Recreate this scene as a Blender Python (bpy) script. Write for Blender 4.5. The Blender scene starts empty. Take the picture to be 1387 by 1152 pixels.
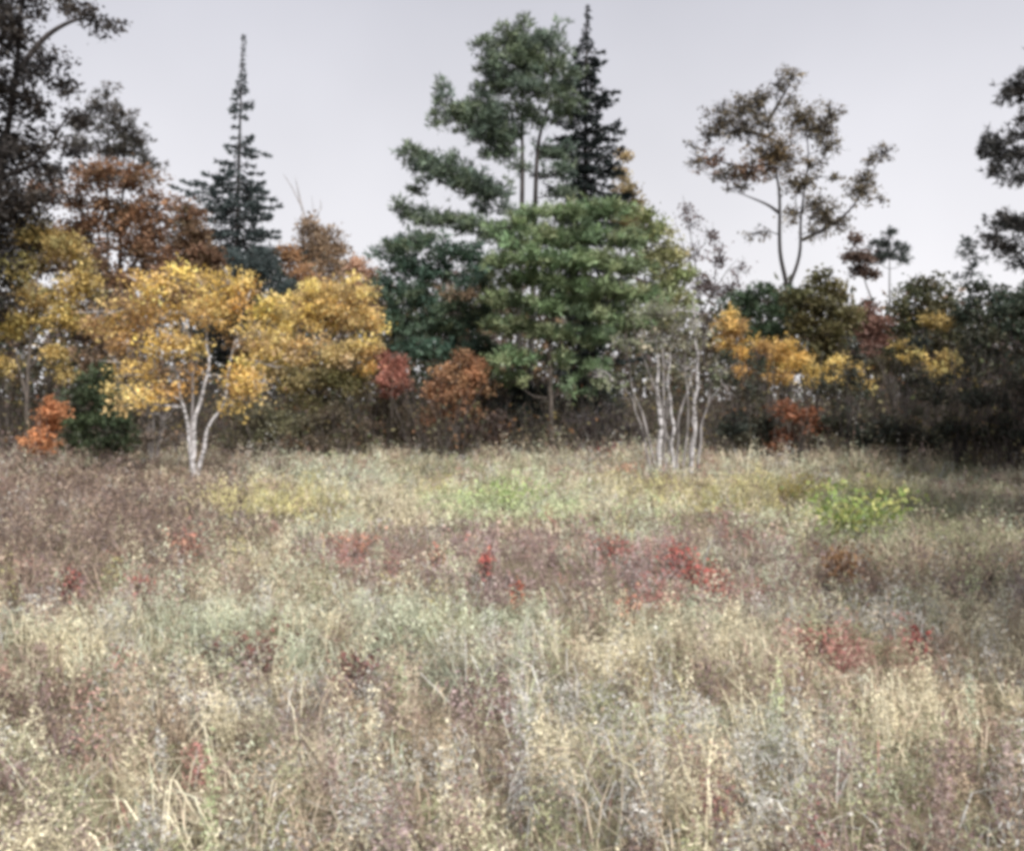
import bpy, math
import numpy as np

rng = np.random.default_rng(11)
sc = bpy.context.scene
col = sc.collection

# ---------------------------------------------------------------- camera
F = 1332.0                       # focal length in pixels of a 1387 px wide frame
CAM_Z = 1.70
PITCH = math.atan(36 / F)        # the horizon sits a little above the middle
cd = bpy.data.cameras.new('camera')
cam = bpy.data.objects.new('camera', cd)
col.objects.link(cam)
cam.location = (0, 0, CAM_Z)
cam.rotation_euler = (math.pi / 2 - PITCH, 0, 0)
cd.sensor_width = 36
cd.sensor_fit = 'HORIZONTAL'
cd.lens = 36 * F / 1387
cd.clip_end = 2000
sc.camera = cam

# ---------------------------------------------------------------- world, sun, exposure
SUN_EL, SUN_AZ = math.radians(51), math.radians(150)     # azimuth clockwise from +Y: behind the camera, to the right
w = bpy.data.worlds.new('World')
sc.world = w
w.use_nodes = True
nt = w.node_tree
nt.nodes.clear()
out = nt.nodes.new('ShaderNodeOutputWorld')
bg = nt.nodes.new('ShaderNodeBackground')
sky = nt.nodes.new('ShaderNodeTexSky')
sky.sky_type = 'NISHITA'
sky.sun_disc = False
sky.sun_elevation = SUN_EL
sky.sun_rotation = SUN_AZ
sky.dust_density = 3.0
tc = nt.nodes.new('ShaderNodeTexCoord')
sep = nt.nodes.new('ShaderNodeSeparateXYZ')
nt.links.new(tc.outputs['Generated'], sep.inputs[0])
ramp = nt.nodes.new('ShaderNodeValToRGB')                # an even veil of thin cloud
ramp.color_ramp.elements[0].position = 0.0
ramp.color_ramp.elements[0].color = (1.0, 0.98, 1.0, 1)
ramp.color_ramp.elements[1].position = 0.40
ramp.color_ramp.elements[1].color = (0.57, 0.57, 0.625, 1)
nt.links.new(sep.outputs['Z'], ramp.inputs['Fac'])
nz = nt.nodes.new('ShaderNodeTexNoise')
nz.inputs['Scale'].default_value = 2.2
nz.inputs['Detail'].default_value = 4
nt.links.new(tc.outputs['Generated'], nz.inputs['Vector'])
mr = nt.nodes.new('ShaderNodeMapRange')
mr.inputs['From Min'].default_value = 0.3
mr.inputs['From Max'].default_value = 0.7
mr.inputs['To Min'].default_value = 9.1
mr.inputs['To Max'].default_value = 10.9
nt.links.new(nz.outputs['Fac'], mr.inputs['Value'])
sca = nt.nodes.new('ShaderNodeVectorMath')
sca.operation = 'SCALE'
nt.links.new(ramp.outputs['Color'], sca.inputs[0])
nt.links.new(mr.outputs['Result'], sca.inputs['Scale'])
mx = nt.nodes.new('ShaderNodeMix')
mx.data_type = 'RGBA'
mx.inputs['Factor'].default_value = 0.93
nt.links.new(sky.outputs['Color'], mx.inputs['A'])
nt.links.new(sca.outputs['Vector'], mx.inputs['B'])
nt.links.new(mx.outputs['Result'], bg.inputs['Color'])
bg.inputs['Strength'].default_value = 0.076
nt.links.new(bg.outputs[0], out.inputs[0])

sl = bpy.data.lights.new('sun', 'SUN')
sl.energy = 5.0
sl.angle = math.radians(12)
sl.color = (1.0, 0.96, 0.9)
sun = bpy.data.objects.new('sun', sl)
col.objects.link(sun)
sun.rotation_euler = (math.pi / 2 - SUN_EL, 0, -SUN_AZ + math.pi)
sun.location = (8, -15, 30)

sc.view_settings.view_transform = 'Standard'
sc.view_settings.look = 'None'
sc.view_settings.gamma = 1
sc.view_settings.use_curve_mapping = False
sc.view_settings.exposure = 0.56
sc.cycles.max_bounces = 6
sc.cycles.transparent_max_bounces = 4
sc.cycles.pixel_filter_type = 'BLACKMAN_HARRIS'
sc.cycles.filter_width = 4.3     # the photograph is soft all over


# ---------------------------------------------------------------- helpers
def hash2(ix, iy, seed):
    h = np.sin(ix * 127.1 + iy * 311.7 + seed * 74.7) * 43758.5453
    return h - np.floor(h)


def vnoise(x, y, seed=0):
    ix, iy = np.floor(x), np.floor(y)
    fx, fy = x - ix, y - iy
    fx, fy = fx * fx * (3 - 2 * fx), fy * fy * (3 - 2 * fy)
    a, b = hash2(ix, iy, seed), hash2(ix + 1, iy, seed)
    c, d = hash2(ix, iy + 1, seed), hash2(ix + 1, iy + 1, seed)
    return (a * (1 - fx) + b * fx) * (1 - fy) + (c * (1 - fx) + d * fx) * fy


def fbm(x, y, seed=0, oct=3):
    s, amp, tot = 0, 1.0, 0
    for i in range(oct):
        s = s + amp * vnoise(x * 2 ** i, y * 2 ** i, seed + i * 13)
        tot += amp
        amp *= 0.5
    return s / tot


def ground_z(x, y):
    x, y = np.asarray(x, float), np.asarray(y, float)
    far = np.clip((np.abs(y) - 60) / 200, 0, 1)
    return (fbm(x * 0.16 + 5, y * 0.16 + 9, 3) - 0.5) * 0.30 * np.clip((np.hypot(x, y) - 1) / 5, 0, 1) \
        + (fbm(x * 0.02, y * 0.02, 8) - 0.5) * 6 * far


def P(px, py, Y):
    """the point at distance Y that the photograph shows at (px, py)"""
    a, b = (px - 693.5) / F, -(py - 576) / F
    dy = math.cos(PITCH) + b * math.sin(PITCH)
    dz = -math.sin(PITCH) + b * math.cos(PITCH)
    t = Y / dy
    return np.array((a * t, Y, CAM_Z + dz * t))


def on_ground(px, py, h=0.0):
    """where the line of sight through (px, py) meets height h over the meadow"""
    a, b = (px - 693.5) / F, -(py - 576) / F
    dy = math.cos(PITCH) + b * math.sin(PITCH)
    dz = -math.sin(PITCH) + b * math.cos(PITCH)
    t = (h - CAM_Z) / dz
    for _ in range(4):
        t = (h + float(ground_z(a * t, dy * t)) - CAM_Z) / dz
    return a * t, dy * t


def unit(v):
    return v / np.maximum(np.linalg.norm(v, axis=-1, keepdims=True), 1e-9)


class MB:
    """collects faces of one mesh, with a colour of its own for each face"""

    def __init__(self):
        self.v, self.f, self.t, self.n = [], [], [], 0

    def add(self, v, faces, tint=None):
        v = np.asarray(v, np.float32).reshape(-1, 3)
        for f in faces:
            f, tt = f if isinstance(f, tuple) else (f, tint)
            f = np.asarray(f, np.int64)
            self.f.append(f + self.n)
            if tt is None:
                tt = np.ones((len(f), 3))
            self.t.append(np.broadcast_to(np.asarray(tt, np.float32), (len(f), 3)))
        self.v.append(v)
        self.n += len(v)

    def mesh(self, name, origin=(0, 0, 0), smooth=False):
        me = bpy.data.meshes.new(name)
        v = np.concatenate(self.v) - np.asarray(origin, np.float32)
        counts = np.concatenate([np.full(len(f), f.shape[1]) for f in self.f])
        loops = np.concatenate([f.ravel() for f in self.f])
        tint = np.concatenate(self.t)
        me.vertices.add(len(v))
        me.vertices.foreach_set('co', v.astype(np.float32).ravel())
        me.loops.add(len(loops))
        me.loops.foreach_set('vertex_index', loops.astype(np.int32))
        me.polygons.add(len(counts))
        me.polygons.foreach_set('loop_start', np.concatenate(([0], np.cumsum(counts)[:-1])).astype(np.int32))
        if smooth:
            me.polygons.foreach_set('use_smooth', np.ones(len(counts), bool))
        me.update(calc_edges=True)
        at = me.attributes.new('tint', 'FLOAT_COLOR', 'FACE')
        c4 = np.ones((len(counts), 4), np.float32)
        c4[:, :3] = np.clip(tint, 0, 1)
        at.data.foreach_set('color', c4.ravel())
        return me

    def obj(self, name, mat, parent=None, origin=(0, 0, 0), smooth=False):
        me = self.mesh(name, origin, smooth)
        me.materials.append(mat)
        o = bpy.data.objects.new(name, me)
        col.objects.link(o)
        if parent is not None:
            o.parent = parent
        else:
            o.location = origin
        return o

    # -- shapes
    def tube(self, pts, radii, sides=6, steps=1, tint=None):
        pts = np.asarray(pts, float)
        radii = np.asarray(radii, float)
        if steps > 1 and len(pts) > 2:            # Catmull-Rom through the points
            q = np.vstack([2 * pts[0] - pts[1], pts, 2 * pts[-1] - pts[-2]])
            o, r = [], []
            for i in range(len(pts) - 1):
                p0, p1, p2, p3 = q[i:i + 4]
                for s in np.linspace(0, 1, steps, endpoint=False):
                    o.append(0.5 * (2 * p1 + (p2 - p0) * s + (2 * p0 - 5 * p1 + 4 * p2 - p3) * s * s
                                    + (3 * p1 - p0 - 3 * p2 + p3) * s ** 3))
                    r.append(radii[i] * (1 - s) + radii[i + 1] * s)
            pts, radii = np.array(o + [pts[-1]]), np.array(r + [radii[-1]])
        n = len(pts)
        d = np.gradient(pts, axis=0) if n > 2 else np.repeat((pts[1] - pts[0])[None], 2, 0)
        d = unit(d)
        ref = np.where(np.abs(d[:, 2:3]) > 0.9, np.array([[1., 0, 0]]), np.array([[0, 0, 1.]]))
        a = unit(np.cross(d, ref))
        b = np.cross(d, a)
        th = np.arange(sides) / sides * 2 * np.pi
        ring = a[:, None] * np.cos(th)[None, :, None] + b[:, None] * np.sin(th)[None, :, None]
        v = pts[:, None] + ring * radii[:, None, None]
        i = np.arange(n - 1)[:, None] * sides
        k = np.arange(sides)[None]
        k2 = (k + 1) % sides
        f = np.stack([i + k, i + k2, i + sides + k2, i + sides + k], -1).reshape(-1, 4)
        self.add(v.reshape(-1, 3), [f], tint)

    def twigs(self, A, B, r, tint=None):
        """many thin three-sided rods from A to B"""
        A, B = np.asarray(A, float), np.asarray(B, float)
        n = len(A)
        if n == 0:
            return
        r = np.broadcast_to(np.asarray(r, float), (n,))[:, None]
        d = unit(B - A)
        s = unit(np.cross(d, unit(rng.normal(size=(n, 3)))))
        u = np.cross(d, s)
        vs = []
        for k in range(3):
            o = s * math.cos(k * 2.094) + u * math.sin(k * 2.094)
            vs += [A + o * r, B + o * r * 0.45]
        v = np.stack(vs, 1)
        i = np.arange(n)[:, None] * 6
        f = np.concatenate([i + np.array([[0, 2, 3, 1]]), i + np.array([[2, 4, 5, 3]]), i + np.array([[4, 0, 1, 5]])])
        t = None if tint is None else np.tile(np.broadcast_to(tint, (n, 3)), (3, 1))
        self.add(v, [f], t)

    def leaves(self, C, size, tint, up=0.3, width=0.55, hang=0.0):
        n = len(C)
        if n == 0:
            return
        nm = rng.normal(size=(n, 3))
        nm[:, 2] += up * 2
        nm = unit(nm)
        t = rng.normal(size=(n, 3))
        t[:, 2] -= hang
        t = unit(t - nm * np.sum(t * nm, 1, keepdims=True))
        b = np.cross(nm, t)
        s = (np.broadcast_to(size, (n,)) * rng.uniform(0.45, 1.55, n))[:, None] * 0.5
        bend = nm * s * rng.uniform(-.35, .35, (n, 1))
        v = np.stack([C - t * s, C + b * s * width - t * s * .1 + bend, C + t * s, C - b * s * width - t * s * .1 + bend], 1)
        i = np.arange(n)[:, None] * 4
        self.add(v, [i + np.array([[0, 1, 2, 3]])], tint)

    def needles(self, C, axis, k, L, wd, tint, spread=0.8):
        """k needle blades round each point"""
        n = len(C)
        if n == 0:
            return
        C2 = np.repeat(C, k, 0)
        A2 = np.repeat(np.broadcast_to(axis, (n, 3)), k, 0)
        d = unit(A2 + rng.normal(size=(n * k, 3)) * spread)
        s = unit(np.cross(d, rng.normal(size=(n * k, 3))))
        ln = (L * rng.uniform(0.6, 1.25, n * k))[:, None]
        m = C2 + d * ln * 0.45
        v = np.stack([C2, m + s * wd * .5, C2 + d * ln, m - s * wd * .5], 1)
        i = np.arange(n * k)[:, None] * 4
        t2 = np.repeat(tint, k, 0) * rng.uniform(0.8, 1.2, (n * k, 1))
        self.add(v, [i + np.array([[0, 1, 2, 3]])], t2)

    def blades(self, B, h, wd, lean, tint, dirs=None):
        """bent grass blades, two pieces each"""
        n = len(B)
        if n == 0:
            return
        th = rng.uniform(0, 2 * np.pi, n)
        o = np.stack([np.cos(th), np.sin(th), np.zeros(n)], 1)
        s = np.stack([-np.sin(th + rng.normal(0, .6, n)), np.cos(th), np.zeros(n)], 1) * (np.broadcast_to(wd, (n,))[:, None] * .5)
        h = np.broadcast_to(h, (n,))[:, None]
        ln = np.broadcast_to(lean, (n,))[:, None]
        z = np.array([[0, 0, 1.]])
        m = B + z * h * .6 + o * h * ln * .35
        t = B + z * h * (1 - 0.35 * ln) + o * h * ln * 1.05
        v = np.stack([B - s, B + s, m + s * .8, m - s * .8, t], 1)
        i = np.arange(n)[:, None] * 5
        self.add(v, [(i + np.array([[0, 1, 2, 3]]), tint), (i + np.array([[3, 2, 4]]), tint)])


# ---------------------------------------------------------------- materials
def new_mat(name):
    m = bpy.data.materials.new(name)
    m.use_nodes = True
    n = m.node_tree
    n.nodes.clear()
    o = n.nodes.new('ShaderNodeOutputMaterial')
    return m, n, o


def leaf_mat(name, trans=0.3, rough=0.6, spec=0.3):
    m, n, o = new_mat(name)
    at = n.nodes.new('ShaderNodeAttribute')
    at.attribute_name = 'tint'
    tcn = n.nodes.new('ShaderNodeTexCoord')
    no = n.nodes.new('ShaderNodeTexNoise')
    no.inputs['Scale'].default_value = 9
    no.inputs['Detail'].default_value = 3
    n.links.new(tcn.outputs['Object'], no.inputs['Vector'])
    r = n.nodes.new('ShaderNodeMapRange')
    r.inputs['From Min'].default_value = .3
    r.inputs['From Max'].default_value = .7
    r.inputs['To Min'].default_value = .82
    r.inputs['To Max'].default_value = 1.15
    n.links.new(no.outputs['Fac'], r.inputs['Value'])
    sc_ = n.nodes.new('ShaderNodeVectorMath')
    sc_.operation = 'SCALE'
    n.links.new(at.outputs['Color'], sc_.inputs[0])
    n.links.new(r.outputs['Result'], sc_.inputs['Scale'])
    p = n.nodes.new('ShaderNodeBsdfPrincipled')
    p.inputs['Roughness'].default_value = rough
    p.inputs['Specular IOR Level'].default_value = spec
    n.links.new(sc_.outputs[0], p.inputs['Base Color'])
    if trans > 0:
        tr = n.nodes.new('ShaderNodeBsdfTranslucent')
        n.links.new(sc_.outputs[0], tr.inputs['Color'])
        mix = n.nodes.new('ShaderNodeMixShader')
        mix.inputs[0].default_value = trans
        n.links.new(p.outputs[0], mix.inputs[1])
        n.links.new(tr.outputs[0], mix.inputs[2])
        n.links.new(mix.outputs[0], o.inputs[0])
    else:
        n.links.new(p.outputs[0], o.inputs[0])
    return m


def bark_mat(name, c1, c2, scale=(14, 14, 3), bands=False):
    m, n, o = new_mat(name)
    tcn = n.nodes.new('ShaderNodeTexCoord')
    mp = n.nodes.new('ShaderNodeMapping')
    mp.inputs['Scale'].default_value = scale
    n.links.new(tcn.outputs['Object'], mp.inputs['Vector'])
    no = n.nodes.new('ShaderNodeTexNoise')
    no.inputs['Scale'].default_value = 1.0
    no.inputs['Detail'].default_value = 6
    n.links.new(mp.outputs[0], no.inputs['Vector'])
    cr = n.nodes.new('ShaderNodeValToRGB')
    lo, hi = (0.36, 0.56) if bands else (0.35, 0.68)
    cr.color_ramp.elements[0].position = lo
    cr.color_ramp.elements[1].position = hi
    cr.color_ramp.elements[0].color = (*c1, 1)
    cr.color_ramp.elements[1].color = (*c2, 1)
    n.links.new(no.outputs['Fac'], cr.inputs[0])
    p = n.nodes.new('ShaderNodeBsdfPrincipled')
    p.inputs['Roughness'].default_value = 0.85
    n.links.new(cr.outputs[0], p.inputs['Base Color'])
    bu = n.nodes.new('ShaderNodeBump')
    bu.inputs['Strength'].default_value = 0.6
    bu.inputs['Distance'].default_value = 0.03
    n.links.new(no.outputs['Fac'], bu.inputs['Height'])
    n.links.new(bu.outputs[0], p.inputs['Normal'])
    n.links.new(p.outputs[0], o.inputs[0])
    return m


M_LEAF = leaf_mat('autumn_leaf', 0.40)
M_NEEDLE = leaf_mat('conifer_needle', 0.12, 0.5)
M_GRASS = leaf_mat('dry_grass', 0.30, 0.7, 0.2)
M_TWIG = leaf_mat('bare_twig', 0.0, 0.85, 0.15)
M_BARK = bark_mat('rough_grey_bark', (0.03, 0.025, 0.022), (0.14, 0.115, 0.10))
M_DARKBARK = bark_mat('dark_bark', (0.015, 0.012, 0.012), (0.06, 0.05, 0.048))
M_BLACKBARK = bark_mat('near_black_bark', (0.012, 0.010, 0.010), (0.032, 0.027, 0.026))
M_GREYBARK = bark_mat('pale_grey_bark', (0.12, 0.11, 0.11), (0.34, 0.32, 0.32))
M_BIRCH = bark_mat('white_birch_bark', (0.06, 0.055, 0.05), (0.48, 0.465, 0.48), (7, 7, 16), True)


def ground_mat():
    m, n, o = new_mat('meadow_soil_and_litter')
    tcn = n.nodes.new('ShaderNodeTexCoord')
    a = n.nodes.new('ShaderNodeTexNoise')
    a.inputs['Scale'].default_value = 0.9
    a.inputs['Detail'].default_value = 8
    a.inputs['Roughness'].default_value = 0.7
    n.links.new(tcn.outputs['Object'], a.inputs['Vector'])
    cr = n.nodes.new('ShaderNodeValToRGB')
    e = cr.color_ramp.elements
    e[0].position, e[0].color = 0.32, (0.05, 0.04, 0.028, 1)
    e[1].position, e[1].color = 0.70, (0.24, 0.20, 0.13, 1)
    x = e.new(0.5)
    x.color = (0.13, 0.11, 0.065, 1)
    n.links.new(a.outputs['Fac'], cr.inputs[0])
    b = n.nodes.new('ShaderNodeTexNoise')
    b.inputs['Scale'].default_value = 45
    b.inputs['Detail'].default_value = 5
    n.links.new(tcn.outputs['Object'], b.inputs['Vector'])
    p = n.nodes.new('ShaderNodeBsdfPrincipled')
    p.inputs['Roughness'].default_value = 0.95
    n.links.new(cr.outputs[0], p.inputs['Base Color'])
    bu = n.nodes.new('ShaderNodeBump')
    bu.inputs['Strength'].default_value = 0.8
    bu.inputs['Distance'].default_value = 0.04
    n.links.new(b.outputs['Fac'], bu.inputs['Height'])
    n.links.new(bu.outputs[0], p.inputs['Normal'])
    n.links.new(p.outputs[0], o.inputs[0])
    return m


def tag(o, label, cat, group=None, kind=None):
    o['label'] = label
    o['category'] = cat
    if group:
        o['group'] = group
    if kind:
        o['kind'] = kind
    return o


# ---------------------------------------------------------------- ground
def build_ground():
    g = np.concatenate([-np.geomspace(900, 30, 20), np.linspace(-29, 29, 79), np.geomspace(30, 900, 20)])
    X, Y = np.meshgrid(g, g + 12)
    Z = ground_z(X, Y)
    n = len(g)
    i = (np.arange(n - 1)[:, None] * n + np.arange(n - 1)[None]).ravel()[:, None]
    b = MB()
    b.add(np.stack([X, Y, Z], -1).reshape(-1, 3), [i + np.array([[0, 1, n + 1, n]])])
    o = b.obj('ground', ground_mat(), smooth=True)
    o['kind'] = 'structure'
    o['label'] = 'rough meadow soil under the dry grass and trees'


build_ground()


# ---------------------------------------------------------------- trees
def pick(pal, n):
    pal = np.asarray(pal, float)
    pal = pal * .95 + pal.mean(1, keepdims=True) * .05
    return pal[rng.integers(0, len(pal), n)]


def root_at(name, px, Y):
    x = (px - 693.5) / F * Y
    o = bpy.data.objects.new(name, None)
    o.empty_display_size = 0.3
    z = float(ground_z(x, Y))
    o.location = (x, Y, z)
    col.objects.link(o)
    return o, np.array((x, Y, z))


def stem_points(pts, Y, base=None, wob=0.0):
    out_ = []
    for k, p in enumerate(pts):
        dy = p[2] if len(p) > 2 else 0
        if p[1] is None:
            x = (p[0] - 693.5) / F * (Y + dy)
            out_.append(np.array((x, Y + dy, float(ground_z(x, Y + dy)) - 0.05)))
        else:
            q = P(p[0], p[1], Y + dy)
            if wob and 0 < k < len(pts) - 1:
                q = q + rng.normal(0, wob, 3)
            out_.append(q)
    return np.array(out_)


def tree(name, label, cat, Y, base, stems, lobes, pal, kind='leaf', leaf=0.10, dens=1.0, clump=0.30, r0=0.12,
         bark=None, twig_tint=None, group=None, perleaf=26, split_stems=False, depth=0.85, upright=0.25, flat=0.7,
         gap=0.0, mute=1.0, lobescale=1.0, spray=0, squash=1.0):
    """stems: polylines of (px, py[, dy]); py None is the ground. lobes: (px, py, rx, ry[, density, dy, palette])"""
    rt, org = root_at(name, base, Y)
    tag(rt, label, cat, group)
    bark = bark or M_BARK
    tb = MB()
    nodes, radn, own = [], [], []
    parts = []
    for k, st in enumerate(stems):
        pts = stem_points(st, Y, wob=0.03)
        if split_stems:                              # slim stems waver
            q = []
            for i in range(len(pts) - 1):
                for s in (0, .33, .66):
                    q.append(pts[i] * (1 - s) + pts[i + 1] * s + (rng.normal(0, .026, 3) * (1, 1, .3) if i + s > 0 else 0))
            pts = np.array(q + [pts[-1]])
        n = len(pts)
        rs = r0 * (.68 if st[0][1] is None else 0.42) * (1 if k == 0 or st[0][1] is not None else .85)
        if split_stems:
            n = len(pts)
            rs *= 1 if k < 3 else .62
        rad = rs * np.linspace(1, 0.16, n)
        m = MB() if split_stems else tb
        m.tube(pts, rad, 8, 5)
        if split_stems:
            parts.append(m)
        for i in range(n - 1):
            for s in np.linspace(0, 1, 8):
                nodes.append(pts[i] * (1 - s) + pts[i + 1] * s)
                radn.append(rad[i] * (1 - s) + rad[i + 1] * s)
                own.append(k)
    nodes, radn = np.array(nodes), np.array(radn)
    lb = MB()
    px2m = Y / F
    br = MB()
    stem_n = nodes.copy()
    lobes = sorted(lobes, key=lambda q: float(np.min(np.linalg.norm(stem_n - P(q[0], q[1], Y), axis=1))))
    for L in lobes:
        px, py, rx, ry = L[:4]
        rx, ry = rx * lobescale, ry * lobescale * squash
        dn = L[4] if len(L) > 4 and L[4] is not None else 1.0
        dy = L[5] if len(L) > 5 and L[5] is not None else rng.normal(0, 0.25 * rx * px2m)
        pl = L[6] if len(L) > 6 else pal
        c = P(px, py, Y + dy)
        R = np.array((rx * px2m, max(rx, ry) * px2m * depth, ry * px2m))
        # the limb that carries this lobe
        d = np.linalg.norm(nodes - c, axis=1) + np.maximum(nodes[:, 2] - c[2] + 0.1, 0) * 3
        a = int(np.argmin(d))
        A = nodes[a]
        if split_stems:
            br = parts[own[a]]
        ln = np.linalg.norm(c - A)
        if ln > 0.12:
            mid = A * .5 + c * .5 + np.array((0, 0, -0.08 * ln if kind != 'leaf' else 0.06 * ln)) + rng.normal(0, .05 * ln, 3)
            rr = min(radn[a] * 0.65, 0.006 + .0003 * Y + 0.010 * ln)
            br.tube([A, mid, c], [rr, rr * .75, rr * .45], 5, 4)
            nodes = np.vstack([nodes, mid, c])
            radn = np.append(radn, [rr * .9, rr * .8])
            own += [own[a]] * 2
        # clumps through the lobe
        nc = max(4, int(dens * dn * 3.0 * (R[0] * R[2] + 0.5 * R[0] * R[1]) / clump ** 2))
        u = unit(rng.normal(size=(nc, 3)))
        rad = rng.uniform(0.05, 1, nc) ** 0.45 * (0.58 + 0.78 * rng.random(nc))
        Cc = c + u * rad[:, None] * R
        br.twigs(np.repeat(c[None], nc, 0), Cc, 0.003 + .0003 * Y, None)
        for _ in range(spray):                       # forking twigs that reach past the leaves
            e = c + unit(rng.normal(size=3) + unit(c - A) * .8) * R * rng.uniform(.8, 1.5)
            m = c * .5 + e * .5 + rng.normal(0, .06, 3)
            br.tube([c, m, e], [.018, .012, .006], 4, 2)
            br.twigs(np.repeat(m[None], 3, 0), m + (e - m) * rng.uniform(.6, 1.1, (3, 1)) + rng.normal(0, .15, (3, 3)), .009)
        if gap:
            keep = rng.random(nc) > gap
            Cc = Cc[keep]
            nc = len(Cc)
            if nc == 0:
                continue
        mood = pick(pl, 1)[0]
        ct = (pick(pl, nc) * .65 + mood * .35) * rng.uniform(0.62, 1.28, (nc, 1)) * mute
        if kind == 'leaf':
            nl = rng.poisson(perleaf * 1.9, nc) + 2
            idx = np.repeat(np.arange(nc), nl)
            off = rng.normal(size=(len(idx), 3)) * clump * 0.56 * np.array((1, 1, flat))
            tt = ct[idx] * rng.uniform(0.75, 1.25, (len(idx), 1))
            lb.leaves(Cc[idx] + off, leaf * 1.08, tt, up=upright, width=.62)
        else:
            ns = 8
            idx = np.repeat(np.arange(nc), ns)
            off = rng.normal(size=(len(idx), 3)) * clump * 0.62 * np.array((1, 1, 0.6 * squash))
            ax = unit(unit(Cc - A)[idx] * np.array((1, 1, .3)) + np.array((0, 0, 0.55)))
            lb.needles(Cc[idx] + off, ax, max(4, int(perleaf / 2.4)), leaf, .012 + leaf * 0.10, ct[idx] * rng.uniform(.85, 1.15, (len(idx), 1)))
    if split_stems:
        for m in parts:
            m.obj('stem', bark if parts.index(m) < 3 else M_GREYBARK, rt, org, True)
    else:
        tb.v += br.v
        tb.f += [f + tb.n for f in br.f]
        tb.t += br.t
        tb.n += br.n
        tb.obj('trunk', bark, rt, org, True)
    if lb.n:
        cr = lb.obj('crown', M_LEAF if kind == 'leaf' else M_NEEDLE, rt, org)
    return rt


def spruce(name, label, Y, base, top, prof, pal, r0=0.16, dens=1.0, whorl=0.34, gap=0.0, lean=0.0, zmin=1.0):
    """prof: (py, half width in px) from the tip down"""
    rt, org = root_at(name, base, Y)
    tag(rt, label, 'spruce')
    tp = P(top[0], top[1], Y)
    b0 = org - np.array((0, 0, .05))
    tb, lb = MB(), MB()
    hgt = tp[2] - b0[2]
    mid = b0 * .45 + tp * .55 + np.array((lean, 0, 0))
    tb.tube([b0, mid, tp], [r0, r0 * .5, .012], 8, 8)
    pys = np.array([p[0] for p in prof], float)
    zz = np.array([P(0, p, Y)[2] for p in pys])[::-1]
    ww = np.array([p[1] for p in prof], float)[::-1] * Y / F
    z = tp[2] - 0.05
    while z > max(zmin, zz[0]):
        s = (z - b0[2]) / hgt
        c = b0 * (1 - s) + tp * s + np.array((lean, 0, 0)) * 4 * s * (1 - s)
        half = float(np.interp(z, zz, ww))
        nb = 5 + int(half * 2.0)
        c = c + np.array((float(vnoise(np.float64(z * .7), np.float64(0.), 9)) - .5, 0, 0)) * .12
        th0 = rng.uniform(0, 6.28)
        wl = rng.uniform(0.75, 1.1)
        for k in range(nb):
            if rng.random() < gap:
                continue
            th = th0 + k / nb * 6.283 + rng.normal(0, .25)
            L = half * wl * rng.uniform(0.6, 1.25) * (.45 + 1.05 * float(vnoise(np.float64(z * 1.1), np.float64(th * 1.3), 5 + Y)))
            o = np.array((math.cos(th), math.sin(th), 0))
            dr = rng.normal(0, .14) * L
            e = c + o * L + np.array((0, 0, -0.12 * L + dr))
            m = c + o * L * .55 + np.array((0, 0, -0.20 * L + dr * .4))
            tb.tube([c, m, e], [.010 + .012 * L, .008 + .005 * L, .004], 4, 2)
            n = max(3, int(dens * L * 30))
            t = rng.uniform(0.12, 1.0, n) ** 0.8
            q = (c * ((1 - t) ** 2)[:, None] + 2 * m * (t * (1 - t))[:, None] + e * (t ** 2)[:, None])
            side = np.array((-o[1], o[0], 0))
            wsp = 0.34 * L * (1.1 - t)
            lat = rng.uniform(-1, 1, n) * wsp
            q = q + side * lat[:, None] + np.array((0, 0, -.06)) * rng.random((n, 1)) - np.array((0, 0, .25)) * np.abs(lat)[:, None]
            ax = unit(o * .8 + side * np.sign(lat)[:, None] * .6 + np.array((0, 0, -.15)))
            lb.needles(q, ax, 6, min(.19, .07 + .22 * half), min(.048, .02 + .05 * half), pick(pal, n) * rng.uniform(.7, 1.25, (n, 1)), .5)
        z -= whorl * rng.uniform(.7, 1.3) * (0.45 if half < .35 else 1)
    tb.obj('trunk', M_DARKBARK, rt, org, True)
    lb.obj('crown', M_NEEDLE, rt, org)
    return rt


# palettes (leaf colours)
DARK = [(.042, .038, .038), (.05, .042, .036), (.03, .028, .03), (.065, .052, .042)]
DPINE = [(.040, .055, .045), (.05, .06, .055), (.03, .045, .04)]
PINE = [(.085, .13, .065), (.07, .115, .07), (.10, .145, .075), (.075, .11, .055)]
BPINE = [(.07, .125, .095), (.06, .11, .08), (.08, .13, .085), (.10, .125, .07)]
LPINE = [(.21, .30, .15), (.16, .25, .13), (.25, .31, .16), (.24, .26, .14), (.13, .19, .11)]
SPR = [(.05, .07, .07), (.06, .08, .08), (.04, .058, .06)]
BLACKSPR = [(.018, .028, .028), (.022, .033, .03), (.015, .022, .025)]
RUSSET = [(.23, .12, .065), (.19, .10, .058), (.28, .155, .085), (.16, .11, .065), (.20, .13, .09)]
YEL = [(.82, .60, .16), (.78, .52, .15), (.84, .66, .27), (.74, .45, .14), (.48, .31, .15), (.36, .24, .13)]
YOL = [(.64, .48, .15), (.56, .39, .12), (.68, .52, .19), (.36, .26, .12), (.46, .42, .17)]
BRY = [(.82, .66, .18), (.80, .63, .25), (.74, .49, .18), (.66, .56, .26), (.54, .40, .23)]
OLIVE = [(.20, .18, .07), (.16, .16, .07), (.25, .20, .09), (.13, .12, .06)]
TAN = [(.34, .23, .14), (.28, .20, .13), (.40, .28, .17), (.24, .18, .13)]
ORANGE = [(.54, .23, .10), (.48, .21, .09), (.60, .30, .15)]
RUST = [(.43, .22, .11), (.36, .17, .09), (.52, .29, .16), (.24, .13, .075), (.30, .19, .10)]
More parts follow.
